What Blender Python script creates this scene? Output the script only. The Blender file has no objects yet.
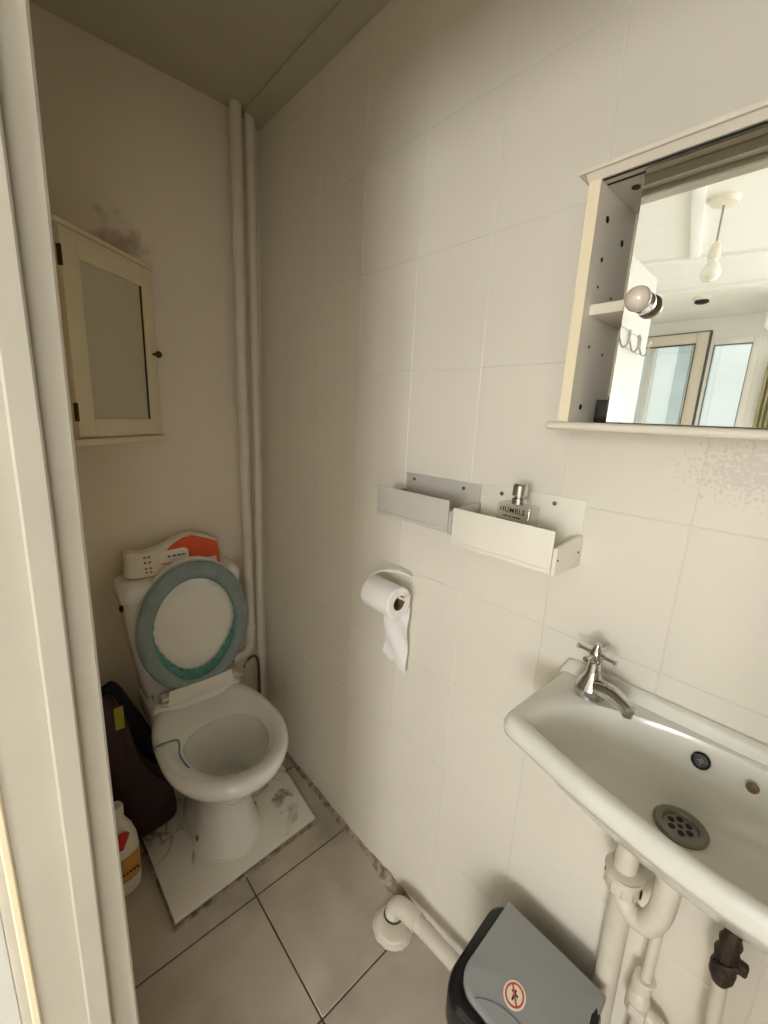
import bpy, bmesh, math, random
from mathutils import Vector, Matrix
random.seed(7)
sc = bpy.context.scene
COL = sc.collection
PI = math.pi
sin, cos = math.sin, math.cos

# ------------------------------------------------------------------ materials
def srgb(r, g, b):
    f = lambda c: (c/255/12.92) if c/255 <= .04045 else ((c/255+.055)/1.055)**2.4
    return (f(r), f(g), f(b), 1)

def mat(name, rgb, rough=.5, metal=0., var=0., vscale=8., bump=0., bscale=40., coat=0., spec=.5, trans=0., sub=None):
    m = bpy.data.materials.new(name); m.use_nodes = True
    nt = m.node_tree; b = nt.nodes['Principled BSDF']
    c = srgb(*rgb)
    b.inputs['Base Color'].default_value = c
    b.inputs['Roughness'].default_value = rough
    b.inputs['Metallic'].default_value = metal
    b.inputs['Coat Weight'].default_value = coat
    b.inputs['Specular IOR Level'].default_value = spec
    b.inputs['Transmission Weight'].default_value = trans
    tc = nt.nodes.new('ShaderNodeTexCoord')
    if var or sub:
        n = nt.nodes.new('ShaderNodeTexNoise'); n.inputs['Scale'].default_value = vscale; n.inputs['Detail'].default_value = 5
        nt.links.new(tc.outputs['Object'], n.inputs['Vector'])
        r = nt.nodes.new('ShaderNodeValToRGB')
        d = srgb(*sub) if sub else tuple(x*(1-var) for x in c[:3])+(1,)
        r.color_ramp.elements[0].color = d; r.color_ramp.elements[0].position = .35
        r.color_ramp.elements[1].color = c; r.color_ramp.elements[1].position = .62
        nt.links.new(n.outputs['Fac'], r.inputs['Fac']); nt.links.new(r.outputs['Color'], b.inputs['Base Color'])
    if bump:
        n2 = nt.nodes.new('ShaderNodeTexNoise'); n2.inputs['Scale'].default_value = bscale; n2.inputs['Detail'].default_value = 4
        nt.links.new(tc.outputs['Object'], n2.inputs['Vector'])
        bp = nt.nodes.new('ShaderNodeBump'); bp.inputs['Strength'].default_value = bump; bp.inputs['Distance'].default_value = .004
        nt.links.new(n2.outputs['Fac'], bp.inputs['Height']); nt.links.new(bp.outputs['Normal'], b.inputs['Normal'])
    return m

M_tile = mat('wall_tile', (230, 225, 213), .38, var=.03, vscale=3, bump=.05, bscale=14)
M_grout = mat('wall_grout', (232, 227, 216), .6, var=.2, vscale=2.5)
M_paint = mat('cream_paint', (226, 216, 199), .6, var=.05, vscale=4, bump=.12, bscale=25)
M_ceil = mat('ceiling_paint', (182, 178, 158), .75, var=.06, vscale=5, bump=.1, bscale=30)
M_white = mat('white_room_paint', (243, 243, 240), .7, var=.02)
M_gloss = mat('gloss_trim_paint', (192, 186, 172), .38, var=.05, vscale=9, bump=.15, bscale=18)
M_edge = mat('sunlit_edge_cream', (242, 230, 196), .45)  # sun on the jamb's outer edge, put into the colour
M_ftile = mat('floor_tile', (194, 185, 172), .42, sub=(166, 156, 143), vscale=5, bump=.1, bscale=12)
M_fgrout = mat('floor_grout', (98, 84, 68), .9, var=.3, vscale=20)
M_mortar = mat('crumbly_mortar', (176, 164, 146), .95, sub=(112, 98, 80), vscale=38, bump=1., bscale=70)
M_china = mat('white_china', (226, 224, 219), .12, coat=.4)
M_basin = mat('basin_china', (222, 222, 214), .16, coat=.3)
M_plastic = mat('white_plastic', (226, 222, 210), .35)
M_pvc = mat('painted_pipe', (222, 215, 200), .45, var=.08, vscale=14)
M_chrome = mat('chrome', (205, 205, 203), .12, metal=1.)
M_steel = mat('dull_steel', (150, 146, 136), .32, metal=1.)
M_dark = mat('dark_hole', (26, 24, 22), .6)
M_black = mat('black_plastic', (20, 21, 23), .25, coat=.2)
M_grey = mat('grey_plastic', (146, 148, 148), .42)
M_body = mat('bin_body_plastic', (92, 97, 102), .45)
M_cover = mat('grey_green_cover', (138, 152, 150), .85, var=.14, vscale=30, bump=.5, bscale=60)
M_green = mat('green_elastic', (88, 150, 132), .85, var=.3, vscale=45, bump=.6, bscale=90)
M_paper = mat('tissue_paper', (240, 239, 236), .9, bump=.15, bscale=90)
M_card = mat('brown_cardboard', (120, 92, 70), .9)
M_seal = mat('seal_film', (232, 226, 212), .35)
M_orange = mat('orange_film', (226, 84, 26), .32, var=.15, vscale=25, bump=.4, bscale=30)
M_cream_film = mat('cream_film', (228, 220, 203), .35, bump=.4, bscale=30)
M_brown_ink = mat('brown_ink', (150, 110, 66), .6)
M_dark_ink = mat('dark_ink', (36, 38, 36), .6)
M_maroon = mat('maroon_vinyl', (46, 8, 15), .55, var=.3, vscale=9, bump=.3, bscale=12)
M_blackbag = mat('black_fabric', (14, 12, 13), .8)
M_yellow = mat('yellow_tag', (150, 142, 40), .6)
M_bottle = mat('white_bottle', (226, 220, 206), .4)
M_red = mat('red_cap', (190, 34, 22), .4)
M_olabel = mat('orange_label', (206, 152, 70), .5, var=.2, vscale=30)
M_cab = mat('cream_cabinet_paint', (224, 212, 182), .45, var=.04)
M_frost = mat('frosted_glass', (196, 190, 166), .25, var=.04, spec=.6)
M_brass = mat('brown_hinge', (84, 58, 34), .45, metal=.8)
M_wood = mat('white_cabinet_board', (226, 219, 204), .4, var=.03)
M_edgeb = mat('cream_edging', (238, 226, 196), .45)
M_mirror = mat('mirror_glass', (238, 240, 236), .015, metal=1.)
M_knob = mat('white_ceramic', (222, 208, 196), .12, coat=.5)
M_lsh = mat('shaded_shelf_metal', (194, 190, 182), .38, var=.04)  # same tray metal as the right one, shade put into the tone
M_rsh = mat('white_shelf_metal', (236, 232, 220), .35)
M_brownt = mat('worn_brown_tape', (64, 46, 28), .6, sub=(26, 18, 12), vscale=45, bump=.9, bscale=80)
M_cream_st = mat('cream_sticker', (238, 222, 204), .5)
M_redst = mat('red_print', (190, 84, 66), .5)
M_hose = mat('dark_hose', (78, 64, 50), .5)
M_blue = mat('blue_plastic', (84, 120, 140), .35)
M_wframe = mat('white_upvc', (242, 240, 236), .3)
M_bframe = mat('beige_upvc', (208, 200, 184), .4)
M_rubber = mat('dark_gasket', (52, 50, 46), .6)
M_pend = mat('white_bakelite', (236, 230, 216), .35)
M_carpet = mat('pale_floor_covering', (205, 196, 182), .95, var=.2, vscale=60, bump=.5, bscale=200)
M_cloth = mat('olive_beige_curtain', (170, 164, 128), .85, var=.08, vscale=14)
M_door = mat('white_door_paint', (218, 217, 213), .4, var=.02)
M_facade = mat('pale_render', (232, 236, 232), .9, var=.08, vscale=.6)
M_facglass = mat('facade_glazing', (176, 190, 190), .3, var=.2, vscale=1.2)
M_ground = mat('grey_paving', (150, 148, 140), .9, var=.1, vscale=2)
M_sealant = mat('white_sealant', (226, 219, 204), .5)
M_water = mat('bowl_water', (196, 200, 192), .04, coat=1.)

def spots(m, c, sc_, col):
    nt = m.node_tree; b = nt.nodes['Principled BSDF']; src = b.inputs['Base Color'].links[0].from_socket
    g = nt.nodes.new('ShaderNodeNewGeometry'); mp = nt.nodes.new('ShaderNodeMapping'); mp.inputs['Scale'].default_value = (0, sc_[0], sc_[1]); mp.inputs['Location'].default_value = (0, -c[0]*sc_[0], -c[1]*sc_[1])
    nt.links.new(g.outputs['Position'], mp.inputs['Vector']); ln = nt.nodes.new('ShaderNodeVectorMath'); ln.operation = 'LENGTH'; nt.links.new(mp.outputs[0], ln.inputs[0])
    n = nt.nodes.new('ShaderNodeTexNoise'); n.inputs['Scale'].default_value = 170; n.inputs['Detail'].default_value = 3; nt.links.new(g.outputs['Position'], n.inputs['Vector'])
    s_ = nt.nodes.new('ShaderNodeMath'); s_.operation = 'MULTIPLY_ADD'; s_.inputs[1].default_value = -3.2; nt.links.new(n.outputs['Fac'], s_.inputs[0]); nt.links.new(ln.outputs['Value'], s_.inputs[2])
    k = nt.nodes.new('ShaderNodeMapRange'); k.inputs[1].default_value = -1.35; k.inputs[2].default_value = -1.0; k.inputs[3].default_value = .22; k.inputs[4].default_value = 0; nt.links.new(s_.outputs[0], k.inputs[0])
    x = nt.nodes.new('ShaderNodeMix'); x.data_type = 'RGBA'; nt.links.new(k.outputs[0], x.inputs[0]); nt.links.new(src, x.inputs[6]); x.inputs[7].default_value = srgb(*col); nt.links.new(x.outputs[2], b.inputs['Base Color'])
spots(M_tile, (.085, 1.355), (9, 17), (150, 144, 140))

# back wall paint with a damp stain of its own above the corner cabinet
def stain_mat():
    m = M_paint.copy(); m.name = 'cream_paint_stained'; nt = m.node_tree; b = nt.nodes['Principled BSDF']
    src = b.inputs['Base Color'].links[0].from_socket
    g = nt.nodes.new('ShaderNodeNewGeometry')
    mp = nt.nodes.new('ShaderNodeMapping'); mp.vector_type = 'POINT'
    mp.inputs['Location'].default_value = (.435*9, 0, -1.855*8); mp.inputs['Scale'].default_value = (9, 0, 8)
    nt.links.new(g.outputs['Position'], mp.inputs['Vector'])
    ln = nt.nodes.new('ShaderNodeVectorMath'); ln.operation = 'LENGTH'; nt.links.new(mp.outputs[0], ln.inputs[0])
    n = nt.nodes.new('ShaderNodeTexNoise'); n.inputs['Scale'].default_value = 26; n.inputs['Detail'].default_value = 6
    nt.links.new(g.outputs['Position'], n.inputs['Vector'])
    s = nt.nodes.new('ShaderNodeMath'); s.operation = 'MULTIPLY_ADD'; s.inputs[1].default_value = 1.8; nt.links.new(n.outputs['Fac'], s.inputs[0])
    nt.links.new(ln.outputs['Value'], s.inputs[2])
    r = nt.nodes.new('ShaderNodeMapRange'); r.inputs[1].default_value = 1.0; r.inputs[2].default_value = 1.55; r.inputs[3].default_value = .6; r.inputs[4].default_value = 0
    nt.links.new(s.outputs[0], r.inputs[0])
    mx = nt.nodes.new('ShaderNodeMix'); mx.data_type = 'RGBA'
    nt.links.new(r.outputs[0], mx.inputs[0]); nt.links.new(src, mx.inputs[6]); mx.inputs[7].default_value = srgb(140, 110, 70)
    nt.links.new(mx.outputs[2], b.inputs['Base Color'])
    return m
M_paint_st = stain_mat()

def marble_mat():
    m = mat('veined_white_tile', (226, 222, 212), .22, coat=.2); nt = m.node_tree; b = nt.nodes['Principled BSDF']
    g = nt.nodes.new('ShaderNodeNewGeometry')
    n = nt.nodes.new('ShaderNodeTexNoise'); n.inputs['Scale'].default_value = 3.6; n.inputs['Detail'].default_value = 7; n.inputs['Distortion'].default_value = 1.2
    nt.links.new(g.outputs['Position'], n.inputs['Vector'])
    r = nt.nodes.new('ShaderNodeValToRGB'); cr = r.color_ramp
    cr.elements[0].position = .475; cr.elements[0].color = srgb(226, 222, 212)
    e = cr.elements.new(.5); e.color = srgb(150, 142, 130)
    cr.elements[1].position = .5; cr.elements[-1].position = .525; cr.elements[-1].color = srgb(228, 224, 214)
    # a second mask keeps the veins to a few places
    n2 = nt.nodes.new('ShaderNodeTexNoise'); n2.inputs['Scale'].default_value = 5; nt.links.new(g.outputs['Position'], n2.inputs['Vector'])
    k = nt.nodes.new('ShaderNodeMapRange'); k.inputs[1].default_value = .46; k.inputs[2].default_value = .6; nt.links.new(n2.outputs['Fac'], k.inputs[0])
    mx = nt.nodes.new('ShaderNodeMix'); mx.data_type = 'RGBA'; mx.inputs[6].default_value = srgb(226, 222, 212)
    nt.links.new(k.outputs[0], mx.inputs[0]); nt.links.new(n.outputs['Fac'], r.inputs[0]); nt.links.new(r.outputs[0], mx.inputs[7])
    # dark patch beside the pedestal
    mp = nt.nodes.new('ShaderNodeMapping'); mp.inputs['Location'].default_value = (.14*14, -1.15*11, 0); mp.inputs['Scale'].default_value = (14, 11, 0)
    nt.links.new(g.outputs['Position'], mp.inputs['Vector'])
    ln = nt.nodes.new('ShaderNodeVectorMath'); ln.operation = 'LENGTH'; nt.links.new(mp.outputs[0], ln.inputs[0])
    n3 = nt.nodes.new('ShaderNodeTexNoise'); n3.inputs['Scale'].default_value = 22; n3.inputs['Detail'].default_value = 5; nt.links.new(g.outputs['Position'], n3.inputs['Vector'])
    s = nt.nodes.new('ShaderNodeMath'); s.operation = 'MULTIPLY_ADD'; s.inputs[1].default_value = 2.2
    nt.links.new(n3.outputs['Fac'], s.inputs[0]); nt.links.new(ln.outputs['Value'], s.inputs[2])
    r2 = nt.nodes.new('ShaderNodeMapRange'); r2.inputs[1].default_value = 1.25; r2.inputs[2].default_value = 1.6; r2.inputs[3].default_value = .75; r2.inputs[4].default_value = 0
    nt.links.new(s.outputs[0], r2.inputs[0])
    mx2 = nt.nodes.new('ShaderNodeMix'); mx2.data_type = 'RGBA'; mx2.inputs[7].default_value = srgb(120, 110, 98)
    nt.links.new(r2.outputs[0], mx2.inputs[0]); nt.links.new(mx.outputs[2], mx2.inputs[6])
    nt.links.new(mx2.outputs[2], b.inputs['Base Color'])
    return m
M_marble = marble_mat()

def glass_mat(name, tint, gloss=.12, rough=0.0):
    m = bpy.data.materials.new(name); m.use_nodes = True; nt = m.node_tree
    for n in list(nt.nodes): nt.nodes.remove(n)
    o = nt.nodes.new('ShaderNodeOutputMaterial'); t = nt.nodes.new('ShaderNodeBsdfTransparent'); t.inputs[0].default_value = tint
    g = nt.nodes.new('ShaderNodeBsdfGlossy'); g.inputs['Roughness'].default_value = rough
    x = nt.nodes.new('ShaderNodeMixShader'); x.inputs[0].default_value = gloss
    nt.links.new(t.outputs[0], x.inputs[1]); nt.links.new(g.outputs[0], x.inputs[2]); nt.links.new(x.outputs[0], o.inputs[0])
    return m
M_glass = glass_mat('window_glass', (.97, .985, .98, 1), .08)
M_clear = glass_mat('clear_window_glass', (.97, .97, .97, 1), .06)
M_perf = glass_mat('perfume_glass', (.93, .94, .92, 1), .14)
M_bulb = mat('opal_bulb', (240, 238, 230), .2, coat=.5)

# ------------------------------------------------------------------ mesh helpers
W = {}
def obj(name, bm, m, parent=None, loc=None, label=None, sharp=38, recalc=True):
    if recalc: bmesh.ops.recalc_face_normals(bm, faces=bm.faces)
    for f in bm.faces: f.smooth = True
    for e in bm.edges:
        if len(e.link_faces) == 2 and e.calc_face_angle(0) > math.radians(sharp): e.smooth = False
    if parent is not None: org = W[parent.name]
    elif loc is not None: org = Vector(loc)
    else:
        xs = [v.co for v in bm.verts]
        org = Vector(((min(v.x for v in xs)+max(v.x for v in xs))/2, (min(v.y for v in xs)+max(v.y for v in xs))/2, min(v.z for v in xs)))
    bmesh.ops.translate(bm, verts=bm.verts, vec=-org)
    me = bpy.data.meshes.new(name); bm.to_mesh(me); bm.free()
    for k in (m if isinstance(m, (list, tuple)) else [m]): me.materials.append(k)
    o = bpy.data.objects.new(name, me); COL.objects.link(o)
    if parent is not None: o.parent = parent
    else: o.location = org
    W[o.name] = org.copy()
    if label: o['label'] = label
    return o

def thing(name, label, cat, loc, group=None):
    o = bpy.data.objects.new(name, None); COL.objects.link(o); o.location = loc; o.empty_display_size = .05
    o['label'] = label; o['category'] = cat
    if group: o['group'] = group
    W[o.name] = Vector(loc); return o
def tag(o, label, cat, group=None):
    o['label'] = label; o['category'] = cat
    if group: o['group'] = group
    return o
def struct(o): o['kind'] = 'structure'; return o
def sthing(name, loc):
    o = bpy.data.objects.new(name, None); COL.objects.link(o); o.location = loc; o['kind'] = 'structure'; W[o.name] = Vector(loc); return o

def B(): return bmesh.new()
def box(bm, x0, x1, y0, y1, z0, z1, bev=0., mi=0, M=None, seg=2):
    r = bmesh.ops.create_cube(bm, size=1)
    vs = r['verts']
    for v in vs:
        v.co = Vector(((x0+x1)/2+v.co.x*(x1-x0), (y0+y1)/2+v.co.y*(y1-y0), (z0+z1)/2+v.co.z*(z1-z0)))
    if M is not None: bmesh.ops.transform(bm, matrix=M, verts=vs)
    fs = set(f for v in vs for f in v.link_faces)
    if bev:
        es = list(set(e for v in vs for e in v.link_edges))
        r = bmesh.ops.bevel(bm, geom=es, offset=bev, segments=seg, affect='EDGES', profile=.5)
        fs = set(r['faces']) | set(f for f in fs if f.is_valid)
    for f in fs:
        if f.is_valid: f.material_index = mi
    return bm
def loft(bm, rings, closed=True, cap0=True, cap1=True, mi=0):
    vr = [[bm.verts.new(p) for p in r] for r in rings]
    n = len(vr[0])
    for a, b in zip(vr, vr[1:]):
        for i in range(n if closed else n-1):
            j = (i+1) % n
            f = bm.faces.new((a[i], a[j], b[j], b[i])); f.material_index = mi
    if cap0: bm.faces.new(vr[0]).material_index = mi
    if cap1: bm.faces.new(list(reversed(vr[-1]))).material_index = mi
    return vr
def catmull(pts, k=6, closed=False):
    P = [Vector(p) for p in pts]; out = []; n = len(P)
    rng = range(n) if closed else range(n-1)
    for i in rng:
        if closed: a, b, c, d = P[i-1], P[i], P[(i+1) % n], P[(i+2) % n]
        else: a, b, c, d = P[max(i-1, 0)], P[i], P[i+1], P[min(i+2, n-1)]
        for q in range(k):
            t = q/k
            out.append(.5*((2*b)+(c-a)*t+(2*a-5*b+4*c-d)*t*t+(3*b-a-3*c+d)*t**3))
    if not closed: out.append(P[-1])
    return out
def tube(bm, pts, r, seg=14, cap=True, mi=0, smooth=0):
    P = catmull(pts, smooth) if smooth else [Vector(p) for p in pts]
    n = len(P); r = r[0] if isinstance(r, list) and len(set(r)) == 1 else r; rs = r if isinstance(r, (list, tuple)) else [r]*n
    if len(rs) != n: rs = [rs[0]+(rs[-1]-rs[0])*i/(n-1) for i in range(n)]
    T = [(P[min(i+1, n-1)]-P[max(i-1, 0)]).normalized() for i in range(n)]
    up = Vector((0, 0, 1)) if abs(T[0].z) < .9 else Vector((1, 0, 0))
    u = T[0].cross(up).normalized(); rings = []
    for i in range(n):
        u = (u-T[i]*u.dot(T[i])).normalized(); v = T[i].cross(u)
        rings.append([P[i]+(u*cos(2*PI*k/seg)+v*sin(2*PI*k/seg))*rs[i] for k in range(seg)])
    loft(bm, rings, cap0=cap, cap1=cap, mi=mi); return bm
def lathe(bm, prof, c, axis=(0, 0, 1), seg=32, cap=True, mi=0, sx=1, sy=1):
    A = Vector(axis).normalized(); up = Vector((0, 0, 1)) if abs(A.z) < .9 else Vector((1, 0, 0))
    u = A.cross(up).normalized() if abs(A.z) < .9 else Vector((1, 0, 0)); v = A.cross(u); c = Vector(c)
    rings = [[c+A*h+(u*cos(2*PI*k/seg)*sx+v*sin(2*PI*k/seg)*sy)*max(r, 1e-5) for k in range(seg)] for r, h in prof]
    loft(bm, rings, cap0=cap, cap1=cap, mi=mi); return bm
def prism(bm, outline, d, bev=0., mi=0, seg=2):
    "extrude a closed 3D outline along vector d"
    d = Vector(d); a = [bm.verts.new(Vector(p)) for p in outline]; b = [bm.verts.new(Vector(p)+d) for p in outline]
    n = len(a); fs = [bm.faces.new(a), bm.faces.new(list(reversed(b)))]
    for i in range(n): fs.append(bm.faces.new((a[i], b[i], b[(i+1) % n], a[(i+1) % n])))
    if bev:
        es = list(set(e for f in fs[:2] for e in f.edges))
        r = bmesh.ops.bevel(bm, geom=es, offset=bev, segments=seg, affect='EDGES', profile=.5)
        fs = [f for f in fs if f.is_valid]+list(r['faces'])
    for f in fs:
        if f.is_valid: f.material_index = mi
    return bm
def sphere(bm, c, r, sx=1, sy=1, sz=1, seg=20):
    x = bmesh.ops.create_uvsphere(bm, u_segments=seg, v_segments=seg//2, radius=r)
    for v in x['verts']: v.co = Vector((v.co.x*sx, v.co.y*sy, v.co.z*sz))+Vector(c)
    return bm
def text_mesh(name, s, size, m, parent, mtx, ext=.0003):
    cu = bpy.data.curves.new(name, 'FONT'); cu.body = s; cu.size = size; cu.extrude = ext; cu.align_x = 'CENTER'; cu.align_y = 'CENTER'; cu.offset = size*.004; cu.space_character = 1.12
    t = bpy.data.objects.new(name+'_tmp', cu); COL.objects.link(t)
    dg = bpy.context.evaluated_depsgraph_get(); me = bpy.data.meshes.new_from_object(t.evaluated_get(dg))
    bpy.data.objects.remove(t); bm = B(); bm.from_mesh(me); bpy.data.meshes.remove(me)
    bmesh.ops.transform(bm, matrix=mtx, verts=bm.verts)
    return obj(name, bm, m, parent, recalc=False)

def each(name, fns, m, parent, **k):
    for f in fns:
        b_ = B(); f(b_); obj(name, b_, m, parent, **k)

# ------------------------------------------------------------------ dimensions
H = 2.338; YB = 1.531; XL = -.705; YF = -.46; WT = .095; XO = XL-WT        # toilet room: x 0..XL, y YF..YB
JY = .5; JY2 = -.27; DH = 1.97                                              # doorway in the left wall

# ------------------------------------------------------------------ setting: toilet room
bm = B()                                                                   # tiled right wall: bevelled tiles on a bed
box(bm, .0010, .1, YF-.1, YB+.1, -.1, H+.02, mi=1)
tw, th, ty, tz, g = .20265, .248, .1422, 1.2682, .0006
for i in range(-4, 8):
    for j in range(-6, 6):
        y0, y1, z0, z1 = ty+i*tw+g, ty+(i+1)*tw-g, tz+j*th+g, tz+(j+1)*th-g
        y0, y1, z0, z1 = max(y0, YF), min(y1, YB), max(z0, 0.0), min(z1, H)
        if y1-y0 < .004 or z1-z0 < .004: continue
        o = random.uniform(-.0001, .0001); b = .0011
        q = lambda x, yy, zz: bm.verts.new((x, yy, zz))
        inn = [q(o+random.uniform(-.00012, .00012), y0+b, z0+b), q(o+random.uniform(-.00012, .00012), y1-b, z0+b), q(o+random.uniform(-.00012, .00012), y1-b, z1-b), q(o+random.uniform(-.00012, .00012), y0+b, z1-b)]
        out = [q(.0008, y0, z0), q(.0008, y1, z0), q(.0008, y1, z1), q(.0008, y0, z1)]
        f = bm.faces.new(inn); 
        for k in range(4): bm.faces.new((inn[k], out[k], out[(k+1) % 4], inn[(k+1) % 4]))
struct(obj('wall_right', bm, [M_tile, M_grout], sharp=8))
struct(obj('wall_back', box(B(), XO, 0.0, YB, YB+.1, -.1, H+.02), M_paint_st))
bm = B(); box(bm, XO+.002, XL, JY+.012, YB, 0, H); box(bm, XO+.002, XL, YF, JY+.012, DH+.02, H); box(bm, XO+.002, XL, YF, JY2-.012, 0, DH+.02)
struct(obj('wall_left', bm, M_paint))
struct(obj('wall_front', box(B(), XO, 0, YF-.1, YF, -.1, H+.02), M_paint))
struct(obj('ceiling', box(B(), XO+.002, 0, YF, YB, H, H+.1), M_ceil))
# coving batten between ceiling and tiled wall
bm = B(); prism(bm, [(-.001, YF, H), (-.062, YF, H), (-.062, YF, H-.006), (-.05, YF, H-.012), (-.014, YF, H-.022), (-.001, YF, H-.026)], (0, YB-YF, 0))
struct(obj('trim_1', bm, M_ceil))
# floor tiles
bm = B(); box(bm, XO, 0, YF, YB, -.1, -.0015, mi=1)
fx, fy, fp, g = -.3394, .9331, .3475, .002
for i in range(-2, 2):
    for j in range(-5, 2):
        x0, x1 = fx+i*.337+g, fx+(i+1)*.337-g; y0, y1 = fy+j*fp+g, fy+(j+1)*fp-g
        x0, x1, y0, y1 = max(x0, XL), min(x1, 0), max(y0, YF), min(y1, YB)
        if x1-x0 < .01 or y1-y0 < .01: continue
        box(bm, x0, x1, y0, y1, -.02, random.uniform(-.0004, 0.0003), bev=.0015, seg=1)
box(bm, XO, XL, JY2, JY, -.03, 0.002, bev=.001)
struct(obj('floor', bm, [M_ftile, M_fgrout]))
# crumbling mortar bead at the foot of the tiled wall
bm = B(); n = 240; rings = []
hh = ww = .006
for i in range(n+1):
    y = YF+.02+(YB-YF-.03)*i/n; hh = .75*hh+.25*random.uniform(.0, .017); ww = .72*ww+.28*random.uniform(.001, .022)
    bump_ = math.exp(-((y-.70)/.07)**2); h = .002+hh*(1+bump_); w = .002+ww*(1+1.3*bump_)
    rings.append([(.0005, y, 0), (-w, y, 0), (-w*.7, y, h*.45), (-w*.25, y, h*.9), (.0005, y, h)])
loft(bm, rings); struct(obj('baseboard_right', bm, M_mortar, sharp=70))

# door lining: a wonky old jamb, built as vertical strips whose x follows the timber's lean
def strip(bm, xs_a, xs_b, y0, y1, bev=.0025, mi=0):
    zs = [0.002, .5, 1.0, 1.3, 1.7, DH]
    rings = []
    for z, a, b in zip(zs, xs_a, xs_b):
        rings.append([(a, y0, z), (a+bev, y0-bev, z), (b-bev, y0-bev, z), (b, y0, z), (b, y1, z), (a, y1, z)])
    loft(bm, rings, mi=mi)
jr = sthing('door_1', (XO, JY, 0))
azx = lambda s: -.76+JY*s
bm = B(); strip(bm, [XO+.0]*6, [azx(.111), azx(.111), azx(.1078), azx(.109), azx(.114), azx(.1219)], JY+.003, JY+.03)
box(bm, XO, XL, JY2-.012, JY2, 0.002, DH); box(bm, XO, XL, JY2-.012, JY+.012, DH, DH+.022)
obj('door_frame', bm, M_gloss, jr)
bm = B(); strip(bm, [azx(.004), azx(.004), azx(.011), azx(.0155), azx(.02), azx(.022)], [azx(.050), azx(.050), azx(.057), azx(.0622), azx(.061), azx(.0605)], JY-.010, JY-.0002, .002)
box(bm, azx(.02), azx(.06), JY2, JY2+.012, 0.002, DH, .002); box(bm, azx(.02), azx(.06), JY2, JY, DH-.012, DH, .002)
obj('door_stop', bm, M_gloss, jr)
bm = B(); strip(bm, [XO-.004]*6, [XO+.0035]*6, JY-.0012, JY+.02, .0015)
obj('sunlit_strip', bm, M_edge, jr, label='jamb edge strip with sunlight painted in as cream')  # bright strip: sunlight painted on, not cast by a lamp
# architraves on the outer side and a lintel board above
bm = B(); box(bm, XO-.016, XO, JY+.035, JY+.09, 0, DH+.07, .004); box(bm, XO-.016, XO, JY2-.075, JY2-.012, 0, DH+.07, .004); box(bm, XO-.016, XO, JY2-.012, JY+.035, DH+.012, DH+.07, .004)
obj('architrave', bm, M_gloss, jr)
# open door leaf swung out into the next room
hx, hy = XO-.022, .590; ex, ey = -1.40, .612
dv = Vector((ex-hx, ey-hy, 0)); L = dv.length; dv.normalize()
MD = Matrix.Translation((hx, hy, 0)) @ Matrix.Rotation(math.atan2(dv.y, dv.x), 4, 'Z')
bm = B(); box(bm, 0, L, -.036, 0, .012, 1.957, .002, M=MD)     # local +x along door; local -y = side away from the camera... flipped by angle
leaf = obj('door_leaf', bm, M_door, jr)
each('hinge', [lambda b_, z=z: lathe(b_, [(.006, 0), (.006, .09)], (XO-.020, .585, z), seg=12) for z in (.25, 1.72)], M_brass, leaf)
HK = thing('over_door_hooks', 'chrome wire hook rack on the open white door, seen in the mirror', 'hook rack', MD @ Vector((.36, .002, 1.70)))
def dpt(s, o, z): return MD @ Vector((s, o, z))
bm = B()
tube(bm, [dpt(.22, .0022, 1.745), dpt(.50, .0022, 1.735)], .0015, 8)
tube(bm, [dpt(.22, .0022, 1.745), dpt(.22, .0022, 1.69), dpt(.50, .0022, 1.68), dpt(.50, .0022, 1.735)], .0015, 8)
obj('rail', bm, M_chrome, HK)
for k, s in enumerate((.25, .36, .47)):
    bm = B(); tube(bm, [dpt(s, .003, 1.745), dpt(s, .006, 1.71), dpt(s, .020, 1.672), dpt(s, .036, 1.682), dpt(s, .040, 1.712)], .0032, 8, smooth=4)
    sphere(bm, dpt(s, .040, 1.714), .0055, seg=10); obj('hook', bm, M_chrome, HK)

# ------------------------------------------------------------------ setting: the room behind, seen in the mirror
RX = -4.0; RY0, RY1 = -2.3, 2.1
struct(obj('floor', box(B(), RX-.1, XO, RY0-.1, RY1+.1, -.1, 0.0), M_carpet))
bm = B(); box(bm, RX-.1, XO+.002, RY0-.1, RY1+.1, H+.001, H+.1)
struct(obj('ceiling', bm, M_white))
struct(obj('wall_outer_side', box(B(), RX, XO+.002, RY1, RY1+.1, 0, H), M_white))
bm = B(); box(bm, RX, -2.9, RY0-.1, RY0, 0, H); box(bm, -1.2, XO+.002, RY0-.1, RY0, 0, H); box(bm, -2.9, -1.2, RY0-.1, RY0, 0, .8); box(bm, -2.9, -1.2, RY0-.1, RY0, 2.15, H)
struct(obj('wall_outer_end', bm, M_white))
r_ = sthing('window_5', (-2.05, RY0, .8)); bm = B()  # added window out of view, lets fill light reach the back wall
for q in ((-2.9, -2.845, .8, 2.15), (-1.255, -1.2, .8, 2.15), (-2.845, -1.255, .8, .855), (-2.845, -1.255, 2.095, 2.15), (-2.08, -2.02, .855, 2.095)): box(bm, q[0], q[1], RY0-.07, RY0+.012, q[2], q[3], .003)
obj('window_frame', bm, M_wframe, r_); obj('pane', box(B(), -2.845, -1.255, RY0-.034, RY0-.028, .855, 2.095), M_clear, r_)
bm = B(); box(bm, XO-.003, XO+.002, JY+.03, RY1, 0, H); box(bm, XO-.003, XO+.002, RY0, JY2-.012, 0, H); box(bm, XO-.003, XO+.002, JY2-.012, JY+.03, DH+.022, H)
box(bm, XO+.002, XO+.1, RY0, YF-.1, 0, H); box(bm, XO+.002, XO+.1, YB+.1, RY1, 0, H)
struct(obj('wall_outer_partition', bm, M_white))
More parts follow.
